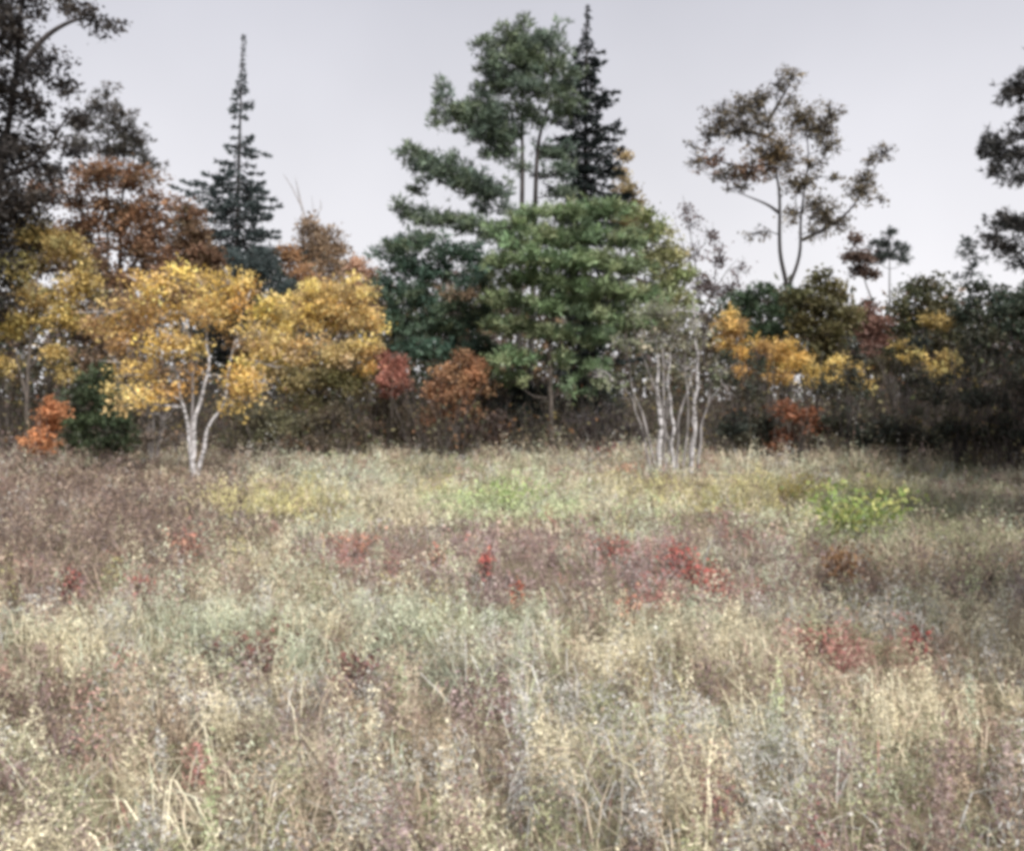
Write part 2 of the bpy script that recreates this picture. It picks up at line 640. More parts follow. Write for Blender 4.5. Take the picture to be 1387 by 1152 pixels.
SALMON = [(.46, .20, .15), (.40, .17, .13), (.50, .26, .19)]
BROWN = [(.13, .095, .06), (.10, .085, .05), (.17, .12, .07), (.09, .075, .05)]
PALE = [(.30, .31, .22), (.26, .28, .19), (.38, .34, .26), (.20, .24, .14)]
G = None


def build_trees():
    # --- left edge
    tree('dark_oak', 'tall nearly black tree cut by the left edge, rising highest over the yellow tree', 'tree', 28, -25,
         [[(-25, None), (-15, 420), (0, 250), (20, 110), (30, 10), (40, -50)], [(-5, 300), (-40, 200), (-60, 80)],
          [(22, 100), (60, 50), (105, 25), (140, 32)], [(2, 240), (55, 215), (95, 150)]],
         [(20, 45, 45, 32), (62, 92, 24, 26), (15, 125, 50, 40), (55, 160, 30, 20, .8), (15, 205, 55, 36), (65, 235, 32, 20, .8),
          (20, 275, 60, 40), (80, 200, 30, 14, .5), (20, 330, 60, 40), (-50, 80, 50, 60), (-60, 230, 60, 90), (10, -10, 55, 40),
          (118, 20, 22, 9, .5), (140, 38, 14, 10, .4), (88, 8, 16, 8, .5), (90, 120, 10, 10, .4), (100, 160, 18, 8, .5), (-10, 400, 50, 60)],
         DARK, leaf=0.12, clump=.32, r0=.24, bark=M_DARKBARK, dens=.85)
    tree('dark_pine', 'small dark pointed pine top behind the russet oak', 'pine', 38, 147,
         [[(147, None), (147, 300), (146, 110)]],
         [(146, 128, 9, 14, 1), (138, 150, 20, 9), (165, 155, 20, 8), (125, 170, 22, 9, .8), (160, 175, 28, 9), (185, 188, 20, 10, .8),
          (118, 200, 30, 9, .7), (165, 205, 40, 12, .8), (200, 220, 20, 10, .7), (150, 240, 50, 12, .5)],
         [(.07, .06, .05), (.08, .065, .05), (.055, .055, .048)], 'pine', leaf=.22, clump=.30, r0=.13, bark=M_DARKBARK)
    tree('russet_oak', 'broad russet brown oak above the yellow trees near the left edge', 'oak', 34, 160,
         [[(160, None), (162, 450), (165, 300), (168, 235)], [(163, 400), (120, 320), (105, 250)], [(164, 380), (205, 320), (215, 260)]],
         [(128, 240, 40, 20, .8), (190, 245, 32, 20, .8), (95, 268, 30, 20, .8), (160, 285, 48, 30), (212, 280, 26, 26), (115, 315, 45, 32),
          (185, 335, 50, 36), (135, 375, 50, 32), (215, 370, 45, 30), (75, 330, 30, 40), (60, 255, 30, 22, .6)],
         RUSSET, leaf=.13, clump=.36, r0=.20, dens=.9)
    tree('russet_oak', 'smaller rounded brown oak touching the slim spruce', 'oak', 37, 260,
         [[(260, None), (260, 450), (258, 290)]],
         [(252, 295, 22, 22), (240, 320, 28, 26), (272, 325, 24, 28), (255, 355, 40, 28), (285, 360, 16, 28), (250, 400, 45, 30)],
         [(.20, .115, .075), (.17, .10, .065), (.24, .14, .09), (.15, .11, .06)], leaf=.14, clump=.36, r0=.16)
    spruce('slim_spruce', 'slim blue-grey spruce with a long bare spire standing alone against the sky', 43, 322, (329, 46),
           [(46, 2), (95, 4), (112, 9), (135, 13), (150, 20), (168, 17), (180, 9), (192, 26), (210, 32), (222, 18), (240, 50), (262, 62),
            (285, 66), (310, 70), (340, 74), (380, 60), (560, 70)], SPR, r0=.16, dens=.75, whorl=.33, gap=.22, lean=-.12)
    tree('dark_pine', 'dark bushy pine at the foot of the slim spruce', 'pine', 40, 340,
         [[(340, None), (340, 400), (342, 335)]],
         [(315, 350, 28, 14), (355, 350, 35, 14), (340, 370, 48, 16), (385, 388, 22, 14), (320, 395, 40, 18), (360, 410, 40, 18)],
         SPR, 'pine', leaf=.24, clump=.34, r0=.13, bark=M_DARKBARK)
    tree('tan_tree', 'rounded tan tree with thin bare top between spruce and gap of sky', 'tree', 49, 425,
         [[(425, None), (425, 420), (418, 310), (400, 262), (384, 236)], [(420, 400), (428, 330), (422, 266)], [(410, 285), (404, 258), (400, 240)], [(418, 310), (432, 285), (434, 270)]],
         [(425, 308, 24, 12), (440, 330, 30, 20), (455, 360, 26, 28), (420, 345, 30, 28),
          (430, 390, 40, 30)],
         TAN, leaf=.15, clump=.42, r0=.11, bark=M_GREYBARK)
    tree('orange_maple', 'small orange tree in front of the tan tree', 'tree', 42, 405,
         [[(405, None), (402, 430), (398, 345)]],
         [(392, 345, 14, 16), (402, 368, 18, 18), (418, 386, 18, 15), (400, 400, 26, 20)],
         [(.46, .27, .14), (.42, .24, .12), (.36, .22, .13)], leaf=.14, clump=.34, r0=.10)
    tree('pinkish_tree', 'low pinkish tan treetop left of the blue-green pine', 'tree', 44, 500,
         [[(500, None), (500, 450), (500, 370)]],
         [(487, 362, 16, 12), (508, 375, 16, 14), (492, 395, 26, 18), (510, 410, 18, 20)],
         [(.44, .26, .17), (.38, .22, .14), (.50, .32, .22)], leaf=.15, clump=.36, r0=.10)
    tree('yellow_tree', 'mustard yellow tree at the left edge below the dark oak', 'tree', 28, 35,
         [[(35, None), (38, 520), (50, 400), (60, 320)], [(37, 540), (15, 450), (15, 380)], [(40, 500), (85, 430), (95, 380)]],
         [(42, 312, 30, 18), (82, 338, 34, 22), (28, 365, 30, 20), (100, 385, 28, 22), (55, 408, 40, 20), (15, 438, 34, 22), (88, 432, 28, 20),
          (78, 482, 20, 24, .8), (8, 490, 24, 18, .7), (110, 350, 14, 12, .7), (95, 510, 16, 12, .5)],
         YOL, leaf=.09, perleaf=42, clump=.31, r0=.11, spray=1)
    tree('yellow_birch', 'golden yellow birch with a forked white trunk at the meadow edge', 'birch', 21, 262,
         [[(262, None), (266, 570), (284, 495), (276, 400)], [(261, None), (255, 575), (243, 505), (212, 415)],
          [(265, None), (282, 585), (304, 540), (322, 450)], [(259, None), (262, 560), (262, 480), (240, 380)]],
         [(196, 388, 38, 20), (248, 380, 38, 20), (300, 388, 34, 22), (172, 418, 34, 20), (232, 424, 42, 24), (290, 426, 38, 26), (334, 408, 22, 22),
          (172, 462, 32, 18, .7), (216, 470, 34, 18, .8), (268, 466, 28, 14, .8), (322, 470, 26, 24), (160, 498, 20, 12, .4), (338, 512, 22, 16, .7),
          (205, 505, 40, 14, .45), (140, 440, 18, 14, .5), (225, 535, 34, 14, .25), (350, 450, 20, 20), (170, 525, 24, 14, .3), (300, 510, 26, 14, .5), (320, 540, 22, 12, .4), (350, 490, 24, 18, .8), (355, 525, 24, 14, .6), (250, 500, 24, 12, .4), (185, 545, 30, 12, .25)],
         YEL, leaf=.078, perleaf=44, clump=.30, r0=.088, bark=M_BIRCH, split_stems=True, dens=.78, gap=.15, spray=2)
    tree('brown_tree', 'dark brown thinly leaved tree filling between the two left yellow crowns', 'tree', 29, 150,
         [[(150, None), (150, 540), (152, 450), (148, 400)], [(150, 560), (175, 500), (185, 440)], [(150, 560), (120, 510), (115, 460)]],
         [(150, 420, 26, 20), (135, 455, 28, 22), (175, 455, 28, 22), (150, 490, 40, 20), (190, 500, 34, 20), (120, 510, 30, 20), (160, 535, 50, 18), (215, 540, 34, 18)],
         [(.12, .085, .06), (.16, .11, .075), (.09, .07, .055), (.22, .15, .10)], leaf=.12, clump=.30, r0=.08, bark=M_DARKBARK, dens=.9)
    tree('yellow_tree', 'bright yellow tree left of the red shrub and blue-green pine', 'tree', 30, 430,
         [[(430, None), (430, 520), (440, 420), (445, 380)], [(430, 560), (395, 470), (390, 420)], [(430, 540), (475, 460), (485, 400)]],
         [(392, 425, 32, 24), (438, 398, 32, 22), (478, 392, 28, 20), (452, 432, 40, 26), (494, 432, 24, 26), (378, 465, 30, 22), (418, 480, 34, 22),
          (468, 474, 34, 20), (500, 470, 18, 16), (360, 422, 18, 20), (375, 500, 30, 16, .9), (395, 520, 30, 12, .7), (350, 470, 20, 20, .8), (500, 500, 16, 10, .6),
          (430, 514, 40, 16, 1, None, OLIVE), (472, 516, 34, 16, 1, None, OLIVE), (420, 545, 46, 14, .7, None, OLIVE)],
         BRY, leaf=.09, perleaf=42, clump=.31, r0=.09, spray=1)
    # --- the pines in the middle
    tree('white_pine', 'tallest pine with two dark trunks and long drooping boughs reaching left', 'pine', 34, 705,
         [[(702, None), (704, 400), (706, 260), (707, 180), (706, 28)], [(715, None), (722, 400), (726, 250), (731, 185), (748, 125), (746, 50)]],
         [(706, 32, 5, 8, .8), (698, 52, 22, 12), (718, 66, 18, 12), (748, 58, 15, 16), (660, 70, 12, 14), (674, 92, 20, 14), (702, 88, 22, 16), (744, 92, 24, 16),
          (768, 108, 12, 14), (690, 114, 30, 12), (730, 118, 26, 12), (597, 122, 6, 14, .7), (605, 140, 12, 10, .8), (596, 163, 12, 4, .7), (618, 158, 18, 10),
          (645, 145, 20, 14), (652, 168, 24, 14), (680, 162, 22, 16), (655, 188, 18, 10), (690, 190, 20, 14), (712, 150, 16, 14), (756, 138, 18, 14),
          (678, 208, 16, 10, .8), (750, 205, 20, 7), (735, 170, 10, 14, .7), (700, 222, 12, 8, .6),
          (558, 208, 14, 8), (576, 218, 20, 11), (598, 230, 24, 13), (622, 244, 26, 13), (650, 254, 24, 11), (676, 262, 18, 10),
          (558, 258, 10, 3, .7), (544, 283, 10, 6), (562, 292, 18, 6), (588, 297, 22, 5), (618, 300, 20, 7), (645, 306, 20, 8), (672, 316, 18, 10), (658, 284, 14, 5, .7),
          (756, 232, 20, 5, .8), (758, 262, 18, 5, .7), (690, 285, 14, 8, .7)],
         [(.12, .16, .125), (.14, .19, .125), (.095, .135, .11), (.16, .20, .12)], 'pine', leaf=.24, clump=.26, r0=.20, bark=M_DARKBARK, dens=.85, depth=1.0, lobescale=1.28)
    spruce('black_spruce', 'tall near black spruce leaning against the tallest pine', 35.5, 790, (795, 6),
           [(6, 2), (30, 4), (55, 8), (70, 17), (95, 23), (105, 27), (125, 32), (150, 38), (180, 50), (205, 60), (225, 64), (245, 58), (275, 46), (330, 45), (560, 50)],
           BLACKSPR, r0=.18, dens=.85, whorl=.28, gap=.05, zmin=2.5)
    tree('blue_green_pine', 'bushy blue-green pine with dark hollow underneath, left of the tallest pine', 'pine', 32, 605,
         [[(605, None), (603, 470), (602, 320)]],
         [(520, 345, 14, 10, .7), (545, 336, 24, 12), (578, 330, 26, 12), (612, 342, 28, 12), (648, 355, 24, 12), (545, 360, 28, 12), (590, 368, 36, 14), (640, 384, 28, 12),
          (530, 392, 24, 13), (566, 402, 34, 14), (612, 412, 30, 12), (528, 428, 20, 14), (562, 438, 34, 15), (606, 442, 36, 14), (650, 432, 26, 14),
          (540, 466, 26, 14), (580, 476, 36, 13), (628, 470, 32, 15), (664, 405, 20, 14), (655, 480, 25, 14),
          (620, 398, 22, 5, .5, -1.2, TAN)],
         BPINE, 'pine', leaf=.23, clump=.28, r0=.15, bark=M_DARKBARK, dens=.9, depth=1.1, lobescale=1.15)
    tree('front_pine', 'broad light green pine with grey trunk in the middle of the tree line', 'pine', 30, 748,
         [[(748, None), (746, 480), (748, 380), (752, 285)]],
         [(690, 308, 24, 12), (720, 292, 24, 12), (752, 288, 22, 12), (785, 292, 30, 14), (822, 288, 26, 16), (700, 328, 34, 14), (745, 322, 38, 14), (798, 320, 40, 16),
          (842, 325, 26, 18), (690, 355, 26, 12), (735, 352, 40, 14), (788, 356, 44, 14), (840, 362, 36, 16), (715, 380, 40, 12), (770, 388, 42, 12), (832, 398, 40, 12),
          (872, 404, 26, 10), (690, 408, 28, 12), (740, 416, 42, 12), (800, 424, 38, 12), (694, 444, 34, 14), (748, 452, 40, 12), (806, 456, 36, 12, .8), (856, 440, 30, 12, .8),
          (690, 484, 36, 14, .7), (744, 486, 32, 10, .5), (796, 496, 30, 10, .4), (700, 518, 30, 12, .4), (775, 526, 30, 10, .25), (668, 505, 16, 12, .5)],
         LPINE, 'pine', leaf=.26, clump=.26, r0=.12, bark=M_BARK, depth=1.0, dens=.95, squash=.82)
    tree('yellow_tree', 'thin orange yellow tree peeping out right behind the black spruce', 'tree', 38, 845,
         [[(845, None), (845, 350), (842, 205)]],
         [(842, 208, 8, 12, .8), (838, 235, 12, 14), (848, 262, 16, 16), (862, 285, 18, 14), (845, 300, 24, 18)],
         [(.46, .34, .17), (.40, .28, .14), (.36, .30, .17), (.30, .27, .14)], leaf=.12, clump=.28, r0=.07)
    tree('aspen', 'yellowish green aspen behind the white birch stems', 'tree', 31, 900,
         [[(900, None), (898, 480), (895, 380), (890, 290)], [(900, 500), (925, 420), (928, 350)]],
         [(872, 292, 16, 18), (888, 315, 22, 20), (906, 338, 22, 22), (880, 350, 24, 20), (922, 375, 20, 26), (898, 385, 26, 22), (925, 412, 20, 18), (900, 420, 30, 16, .8),
          (868, 320, 16, 16)],
         [(.28, .33, .14), (.35, .35, .16), (.22, .27, .12), (.42, .36, .18), (.32, .35, .21)], leaf=.11, clump=.27, r0=.07, bark=M_GREYBARK)
    tree('white_birch', 'clump of slim white birch stems with sparse pale leaves', 'birch', 22.5, 912,
         [[(893, None), (893, 545), (890, 480), (878, 410)], [(912, None), (909, 580), (905, 520), (914, 430)],
          [(936, None), (941, 545), (945, 480), (938, 400)], [(884, None), (872, 590), (856, 545), (836, 505)],
          [(890, None), (876, 575), (858, 530), (846, 470)], [(925, None), (931, 560), (928, 470)], [(944, None), (952, 580), (966, 530), (972, 480)],
          [(900, None), (898, 560), (868, 480), (858, 430)], [(918, None), (922, 570), (935, 500), (960, 440)], [(902, None), (904, 600), (900, 545), (908, 500)], [(930, None), (934, 600), (940, 555), (936, 520)]],
         [(872, 425, 34, 16, .5), (918, 420, 30, 18, .5), (852, 462, 34, 16, .45), (900, 460, 34, 18, .5), (942, 450, 18, 22, .45), (830, 515, 26, 16, .35), (880, 505, 26, 16, .3),
          (930, 500, 22, 18, .3), (975, 510, 20, 20, .25)],
         PALE, leaf=.09, clump=.25, r0=.095, bark=M_BIRCH, split_stems=True, perleaf=14, dens=1.2, spray=3)
    # --- right
    tree('far_oak', 'tall sparse oak with forked dark trunk standing alone against the sky', 'oak', 45, 1070,
         [[(1070, None), (1069, 470), (1067, 392), (1056, 340), (1055, 265), (1050, 220), (1034, 135)], [(1067, 392), (1084, 345), (1087, 290), (1095, 210), (1085, 150)],
          [(1055, 288), (1036, 276), (998, 260)], [(1087, 325), (1128, 303), (1160, 272), (1194, 210)], [(1050, 220), (1010, 228), (958, 214)], [(1040, 165), (1062, 128), (1074, 105)],
          [(1042, 185), (1005, 178), (962, 185)]],
         [(1073, 103, 9, 8, .8), (1055, 116, 6, 10, .8), (1029, 140, 11, 15), (1003, 148, 13, 11), (975, 165, 14, 9, .8), (998, 176, 18, 9, .8), (962, 185, 10, 6, .7),
          (1032, 168, 14, 8, .6), (1084, 160, 16, 14), (1125, 158, 10, 9, .8), (1106, 176, 14, 12), (1120, 200, 8, 11), (1050, 212, 22, 17, 1.2, 0, [(.20, .14, .07), (.24, .165, .08), (.15, .11, .06)]),
          (960, 215, 12, 10, .8, 0, [(.30, .17, .10), (.24, .14, .09)]), (944, 220, 7, 5, .7), (1014, 234, 18, 8, .9, 0, RUSSET), (985, 236, 14, 6, .7), (1085, 250, 16, 8, .9),
          (1100, 275, 9, 7, .8), (1116, 288, 13, 14), (1132, 302, 13, 7, .8), (1165, 260, 13, 11), (1173, 242, 9, 7), (1195, 206, 8, 7), (1180, 217, 5, 4), (1128, 240, 5, 4), (1191, 270, 4, 3),
          (1080, 290, 10, 10, .7), (1000, 254, 10, 5, .6), (1102, 316, 10, 5, .6), (1025, 315, 10, 6, .4), (980, 145, 6, 5, .6), (940, 200, 6, 4, .5), (1100, 225, 10, 8, .6), (1065, 140, 8, 6, .5)],
         [(.12, .105, .08), (.16, .135, .09), (.10, .085, .075), (.22, .175, .10)], leaf=.13, clump=.22, r0=.22, bark=M_BLACKBARK, perleaf=5, dens=.85, lobescale=1.85, spray=7)
    tree('bare_tree', 'thin purplish bare treetops between the aspen and the far oak', 'tree', 41, 955,
         [[(955, None), (952, 450), (940, 350), (925, 265)], [(953, 460), (968, 380), (965, 300)], [(953, 420), (982, 370), (1000, 350)], [(945, 380), (925, 330), (915, 300)]],
         [(928, 282, 14, 12, .5), (938, 305, 12, 10, .4), (962, 315, 12, 12, .4), (975, 348, 18, 16, .6), (945, 345, 16, 18, .5), (1000, 362, 14, 12, .6), (960, 385, 30, 18, .7), (985, 392, 20, 16, .8)],
         [(.15, .11, .11), (.19, .14, .13), (.12, .09, .09)], leaf=.12, clump=.30, r0=.07, bark=M_DARKBARK, perleaf=10, spray=4)
    tree('small_pine', 'small lone pine on a bare thin trunk beyond the far oak', 'pine', 52, 1205,
         [[(1205, None), (1204, 430), (1205, 315)]],
         [(1203, 318, 8, 6), (1195, 333, 14, 6), (1218, 335, 12, 6), (1200, 346, 20, 5, .8), (1228, 352, 12, 4, .8), (1188, 352, 10, 4, .7)],
         DPINE, 'pine', leaf=.26, clump=.30, r0=.12, bark=M_DARKBARK)
    tree('small_oak', 'small brown leaning tree between far oak and small pine', 'oak', 50, 1172,
         [[(1186, None), (1184, 430), (1172, 380), (1160, 325)]],
         [(1160, 326, 10, 9, .8), (1150, 345, 12, 8, .8), (1166, 350, 18, 8), (1158, 366, 16, 7, .8), (1182, 372, 8, 6, .5)],
         [(.11, .08, .065), (.14, .09, .07)], leaf=.16, clump=.32, r0=.10, bark=M_DARKBARK)
    tree('small_pine', 'tiny thin pine top left of the dark pine at the right edge', 'pine', 50, 1313,
         [[(1313, None), (1313, 430), (1313, 326)]],
         [(1313, 330, 6, 6, .8), (1308, 344, 12, 4, .7), (1318, 356, 12, 5, .7), (1310, 372, 14, 5, .6)],
         DPINE, 'pine', leaf=.24, clump=.28, r0=.08, bark=M_DARKBARK)
    tree('edge_pine', 'dark pine cut by the right edge with ragged boughs', 'pine', 28, 1418,
         [[(1420, None), (1414, 420), (1408, 250), (1402, 90)]],
         [(1372, 128, 22, 14), (1392, 112, 16, 14), (1385, 160, 14, 10), (1350, 190, 20, 12), (1346, 208, 18, 16), (1372, 215, 24, 14), (1388, 182, 14, 10), (1380, 242, 16, 8, .7), (1352, 238, 14, 7, .6),
          (1350, 300, 22, 8, .8), (1376, 305, 22, 12), (1368, 335, 24, 10), (1385, 355, 16, 12), (1345, 325, 14, 6, .5), (1430, 130, 30, 30), (1440, 220, 40, 30), (1440, 310, 40, 30), (1430, 70, 24, 24)],
         [(.045, .045, .045), (.055, .05, .045), (.04, .045, .045)], 'pine', leaf=.21, clump=.26, r0=.22, bark=M_DARKBARK)
    tree('green_pine', 'rounded green pine low at the foot of the far oak', 'pine', 38, 1040,
         [[(1040, None), (1040, 460), (1040, 390)]],
         [(1000, 408, 20, 10), (1030, 398, 24, 10), (1062, 402, 20, 10), (1012, 424, 30, 12), (1055, 424, 32, 12), (1000, 446, 24, 12), (1042, 450, 36, 14), (1030, 475, 40, 14)],
         [(.06, .10, .055), (.07, .115, .06), (.055, .085, .05)], 'pine', leaf=.23, clump=.30, r0=.13, bark=M_DARKBARK)
    tree('olive_oak', 'olive brown bushy oak right of the green pine', 'oak', 36, 1115,
         [[(1115, None), (1115, 500), (1112, 390)], [(1115, 480), (1140, 440), (1142, 400)]],
         [(1105, 382, 20, 13), (1085, 402, 22, 16), (1132, 396, 20, 14), (1110, 418, 32, 18), (1148, 425, 18, 20), (1090, 442, 28, 18), (1130, 452, 30, 18), (1105, 478, 36, 16)],
         OLIVE, leaf=.14, clump=.32, r0=.12, mute=.75)
    tree('reddish_shrub', 'dull red rounded treetop between the olive oaks', 'tree', 40, 1180,
         [[(1180, None), (1180, 490), (1176, 420)]],
         [(1168, 424, 20, 12), (1192, 436, 18, 14), (1172, 448, 24, 14), (1200, 458, 18, 14), (1182, 475, 30, 16)],
         [(.20, .10, .08), (.17, .09, .07), (.23, .13, .10)], leaf=.14, clump=.33, r0=.08)
    tree('olive_oak', 'dark green and brown oak with yellowing lower leaves near the right edge', 'oak', 34, 1258,
         [[(1258, None), (1256, 520), (1258, 390)], [(1256, 500), (1285, 450), (1290, 410)], [(1256, 510), (1228, 450), (1226, 410)]],
         [(1240, 390, 16, 12), (1266, 392, 20, 13), (1222, 412, 18, 16), (1256, 418, 28, 16), (1290, 408, 16, 14), (1236, 445, 28, 16), (1280, 440, 24, 18),
          (1255, 470, 34, 16), (1300, 470, 20, 16), (1220, 478, 20, 16), (1262, 432, 18, 12, 1, -1.2, YOL), (1230, 468, 16, 10, .8, -1.2, YOL), (1200, 500, 30, 18), (1270, 510, 40, 18)],
         [(.10, .11, .055), (.13, .12, .06), (.085, .10, .05), (.16, .13, .07)], leaf=.13, clump=.31, r0=.12, mute=.85)
    tree('dark_oak', 'dark grey-brown oak under the pine at the right edge', 'oak', 32, 1340,
         [[(1340, None), (1338, 520), (1340, 400)], [(1338, 500), (1375, 450), (1372, 410)]],
         [(1320, 396, 18, 12), (1346, 400, 20, 13), (1310, 425, 22, 18), (1348, 428, 28, 18), (1375, 410, 22, 14), (1330, 460, 36, 20), (1378, 450, 28, 22), (1400, 420, 30, 26),
          (1350, 495, 40, 18), (1300, 500, 24, 18, .8)],
         [(.075, .085, .055), (.10, .095, .06), (.06, .075, .055), (.05, .08, .06)], leaf=.13, clump=.31, r0=.12, bark=M_DARKBARK)

    # --- four unseen oaks, added past the right edge to shade the meadow and brush
    for lab, xm, Yb in [('unseen brown oak added past the right edge to shade the meadow, nearest of four', 10.6, 2.8), ('unseen brown oak added past the right edge to shade the meadow, second nearest of four', 11.2, 10.2),
                        ('unseen brown oak added past the right edge to shade the meadow, third of four', 15.0, 16.5), ('unseen brown oak added past the right edge to shade the brush, farthest of four', 18.6, 24.0)]:
        bx_ = 693.5 + F * xm / Yb
        k_ = 20 / Yb
        lob = [(bx_ + dx * k_, 540 + dz * k_, 95 * k_, 60 * k_) for dx, dz in
               [(-60, -560), (50, -580), (-140, -470), (0, -480), (130, -470), (-170, -360), (-40, -370), (90, -360), (180, -380), (-140, -260), (0, -250), (130, -250)]]
        tree('added_shade_oak', lab, 'oak', Yb, bx_, [[(bx_, None), (bx_, 540 - 200 * k_), (bx_, 540 - 560 * k_)]], lob, BROWN, leaf=.24, clump=.55, r0=.3, dens=1.1, perleaf=27, depth=.7)

    # --- shrubs and saplings along the meadow edge
    def shrub(name, label, Y, base, lobes, pal, nst=5, **k):
        ys = min(l[1] for l in lobes)
        xs0, xs1 = min(l[0] for l in lobes), max(l[0] for l in lobes)
        st = []
        for i in range(nst):
            tx = xs0 + (xs1 - xs0) * (i + .5) / nst + rng.normal(0, 4)
            b0 = base + (tx - base) * .15
            st.append([(b0, None), ((b0 + tx) / 2 + rng.normal(0, 4), (ys + 610) / 2, rng.normal(0, .3)), (tx, ys + rng.uniform(0, 15), rng.normal(0, .3))])
        k.setdefault('r0', .028)
        k.setdefault('clump', .22)
        k.setdefault('leaf', .09)
        return tree(name, label, 'shrub', Y, base, st, lobes, pal, **k)

    shrub('orange_shrub', 'small flame orange shrub at the left edge of the meadow', 24, 60,
          [(72, 553, 16, 12), (58, 575, 16, 14), (48, 595, 18, 14), (66, 606, 12, 10)], ORANGE, leaf=.08, perleaf=40, spray=2)
    shrub('young_evergreen', 'dark green young evergreen beside the small orange shrub', 25, 125,
          [(130, 512, 22, 14), (115, 535, 30, 16), (148, 540, 28, 16), (120, 568, 36, 18), (158, 575, 30, 18), (130, 598, 46, 14)],
          [(.05, .075, .04), (.065, .09, .045), (.045, .06, .035)], kind='pine', leaf=.2, clump=.26, nst=2)
    shrub('twiggy_shrub', 'grey leafless brush left of the forked white trunk', 25, 205,
          [(190, 545, 28, 20, .5), (215, 560, 26, 22, .5), (235, 540, 20, 18, .4), (200, 590, 40, 14, .6), (240, 590, 20, 12, .5)],
          [(.13, .11, .10), (.18, .15, .13), (.10, .09, .08), (.35, .24, .16)], nst=11, bark=M_GREYBARK, perleaf=8, leaf=.08)
    shrub('twiggy_shrub', 'olive grey brush right of the forked white trunk', 27, 345,
          [(320, 560, 28, 20, .8), (355, 565, 32, 22, .8), (390, 575, 30, 18, .8), (340, 595, 44, 12, .8)],
          [(.13, .13, .075), (.17, .16, .09), (.10, .10, .07), (.22, .19, .11)], nst=9, bark=M_BARK, perleaf=16)
    shrub('twiggy_shrub', 'brownish olive brush under the bright yellow tree', 29, 450,
          [(420, 575, 34, 18, .8), (455, 565, 30, 18, .8), (485, 578, 28, 18, .8), (440, 598, 50, 10, .8)],
          [(.13, .12, .07), (.15, .11, .085), (.10, .09, .06), (.20, .16, .10)], nst=9, perleaf=16)
    shrub('red_shrub', 'salmon red shrub between bright yellow tree and rust oak sapling', 30, 530,
          [(520, 488, 12, 12), (538, 496, 18, 14), (525, 515, 18, 14), (545, 520, 12, 12), (532, 532, 16, 8, .6)], SALMON, leaf=.08, perleaf=40, spray=2)
    shrub('rust_oak_sapling', 'rust orange oak sapling in front of the blue-green pine', 29.5, 615,
          [(632, 486, 18, 9), (650, 500, 14, 10), (605, 502, 20, 14), (632, 512, 26, 14), (588, 530, 18, 14), (618, 534, 30, 14), (656, 522, 12, 10), (600, 558, 26, 14), (636, 556, 18, 12, .8), (580, 570, 14, 12, .7)],
          RUST, leaf=.09, clump=.25, perleaf=40, spray=2)
    shrub('dark_shrub', 'dark brown shrub below the salmon red shrub', 30, 540,
          [(520, 560, 26, 18, .8), (555, 570, 26, 16, .8), (535, 590, 36, 12, .8)], BROWN, nst=8, mute=.7)
    shrub('dark_shrub', 'dark brown shrub at the foot of the rust oak sapling', 29, 640,
          [(605, 590, 30, 12, .8), (645, 588, 30, 14, .8), (675, 575, 18, 18, .7)], [(.10, .065, .055), (.075, .055, .05), (.13, .085, .07)], nst=8, mute=.8)
    for lab, bx_, Yf, yt in [('dark young fir left of the grey pine trunk', 705, 31.5, 500), ('dark young fir right of the grey pine trunk', 800, 31.5, 495), ('dark young fir under the blue-green pine', 655, 33, 515)]:
        tree('young_fir', lab, 'fir', Yf, bx_, [[(bx_, None), (bx_, 560), (bx_, yt)]],
             [(bx_, yt + 8, 14, 9), (bx_ - 10, yt + 26, 22, 10), (bx_ + 14, yt + 34, 22, 10), (bx_ - 6, yt + 50, 34, 12), (bx_ + 18, yt + 64, 30, 12), (bx_ - 18, yt + 74, 34, 12), (bx_ + 4, yt + 92, 44, 12)],
             DPINE, 'pine', leaf=.22, clump=.28, r0=.06, bark=M_DARKBARK, dens=.9)
    shrub('dark_shrub', 'dark purplish brush between grey pine trunk and white birch stems', 29, 810,
          [(790, 575, 28, 16, .6), (820, 565, 28, 18, .6), (845, 585, 26, 14, .6), (800, 600, 40, 8, .7)], [(.07, .055, .06), (.095, .075, .075), (.05, .045, .05)], nst=10, mute=.9, perleaf=14)
    shrub('yellow_shrub', 'orange yellow sapling right next to the white birch stems', 30, 992,
          [(980, 432, 14, 12), (992, 446, 18, 12), (985, 465, 18, 12, .9), (1004, 478, 16, 12, .8), (1000, 500, 14, 10, .4)], YEL, leaf=.085, perleaf=40, clump=.25, r0=.035, spray=1)
    shrub('yellow_shrub', 'golden sapling below the green pine, taller of the pair', 30, 1052,
          [(1040, 468, 20, 12), (1062, 470, 16, 11), (1078, 488, 18, 12), (1032, 486, 18, 11), (1058, 492, 22, 12), (1050, 512, 22, 10, .5)], YEL, leaf=.085, perleaf=40, clump=.25, r0=.035, spray=1)
    shrub('yellow_shrub', 'dull yellow low sapling below the olive brown oak', 30.5, 1130,
          [(1105, 502, 20, 11), (1138, 494, 20, 11), (1152, 506, 14, 11), (1122, 516, 28, 10, .8), (1160, 520, 16, 8, .5)], YOL, leaf=.085, perleaf=40, clump=.25, r0=.035, spray=1)
    shrub('rust_shrub', 'thin rust orange shrub in the dark brush under the golden sapling', 25.5, 1075,
          [(1060, 560, 20, 14, .7), (1085, 562, 18, 14, .7), (1100, 580, 18, 12, .6), (1066, 590, 26, 12, .7), (1052, 605, 16, 8, .6)], [(.26, .10, .05), (.20, .085, .045), (.31, .13, .07)], leaf=.10, perleaf=16, nst=8)
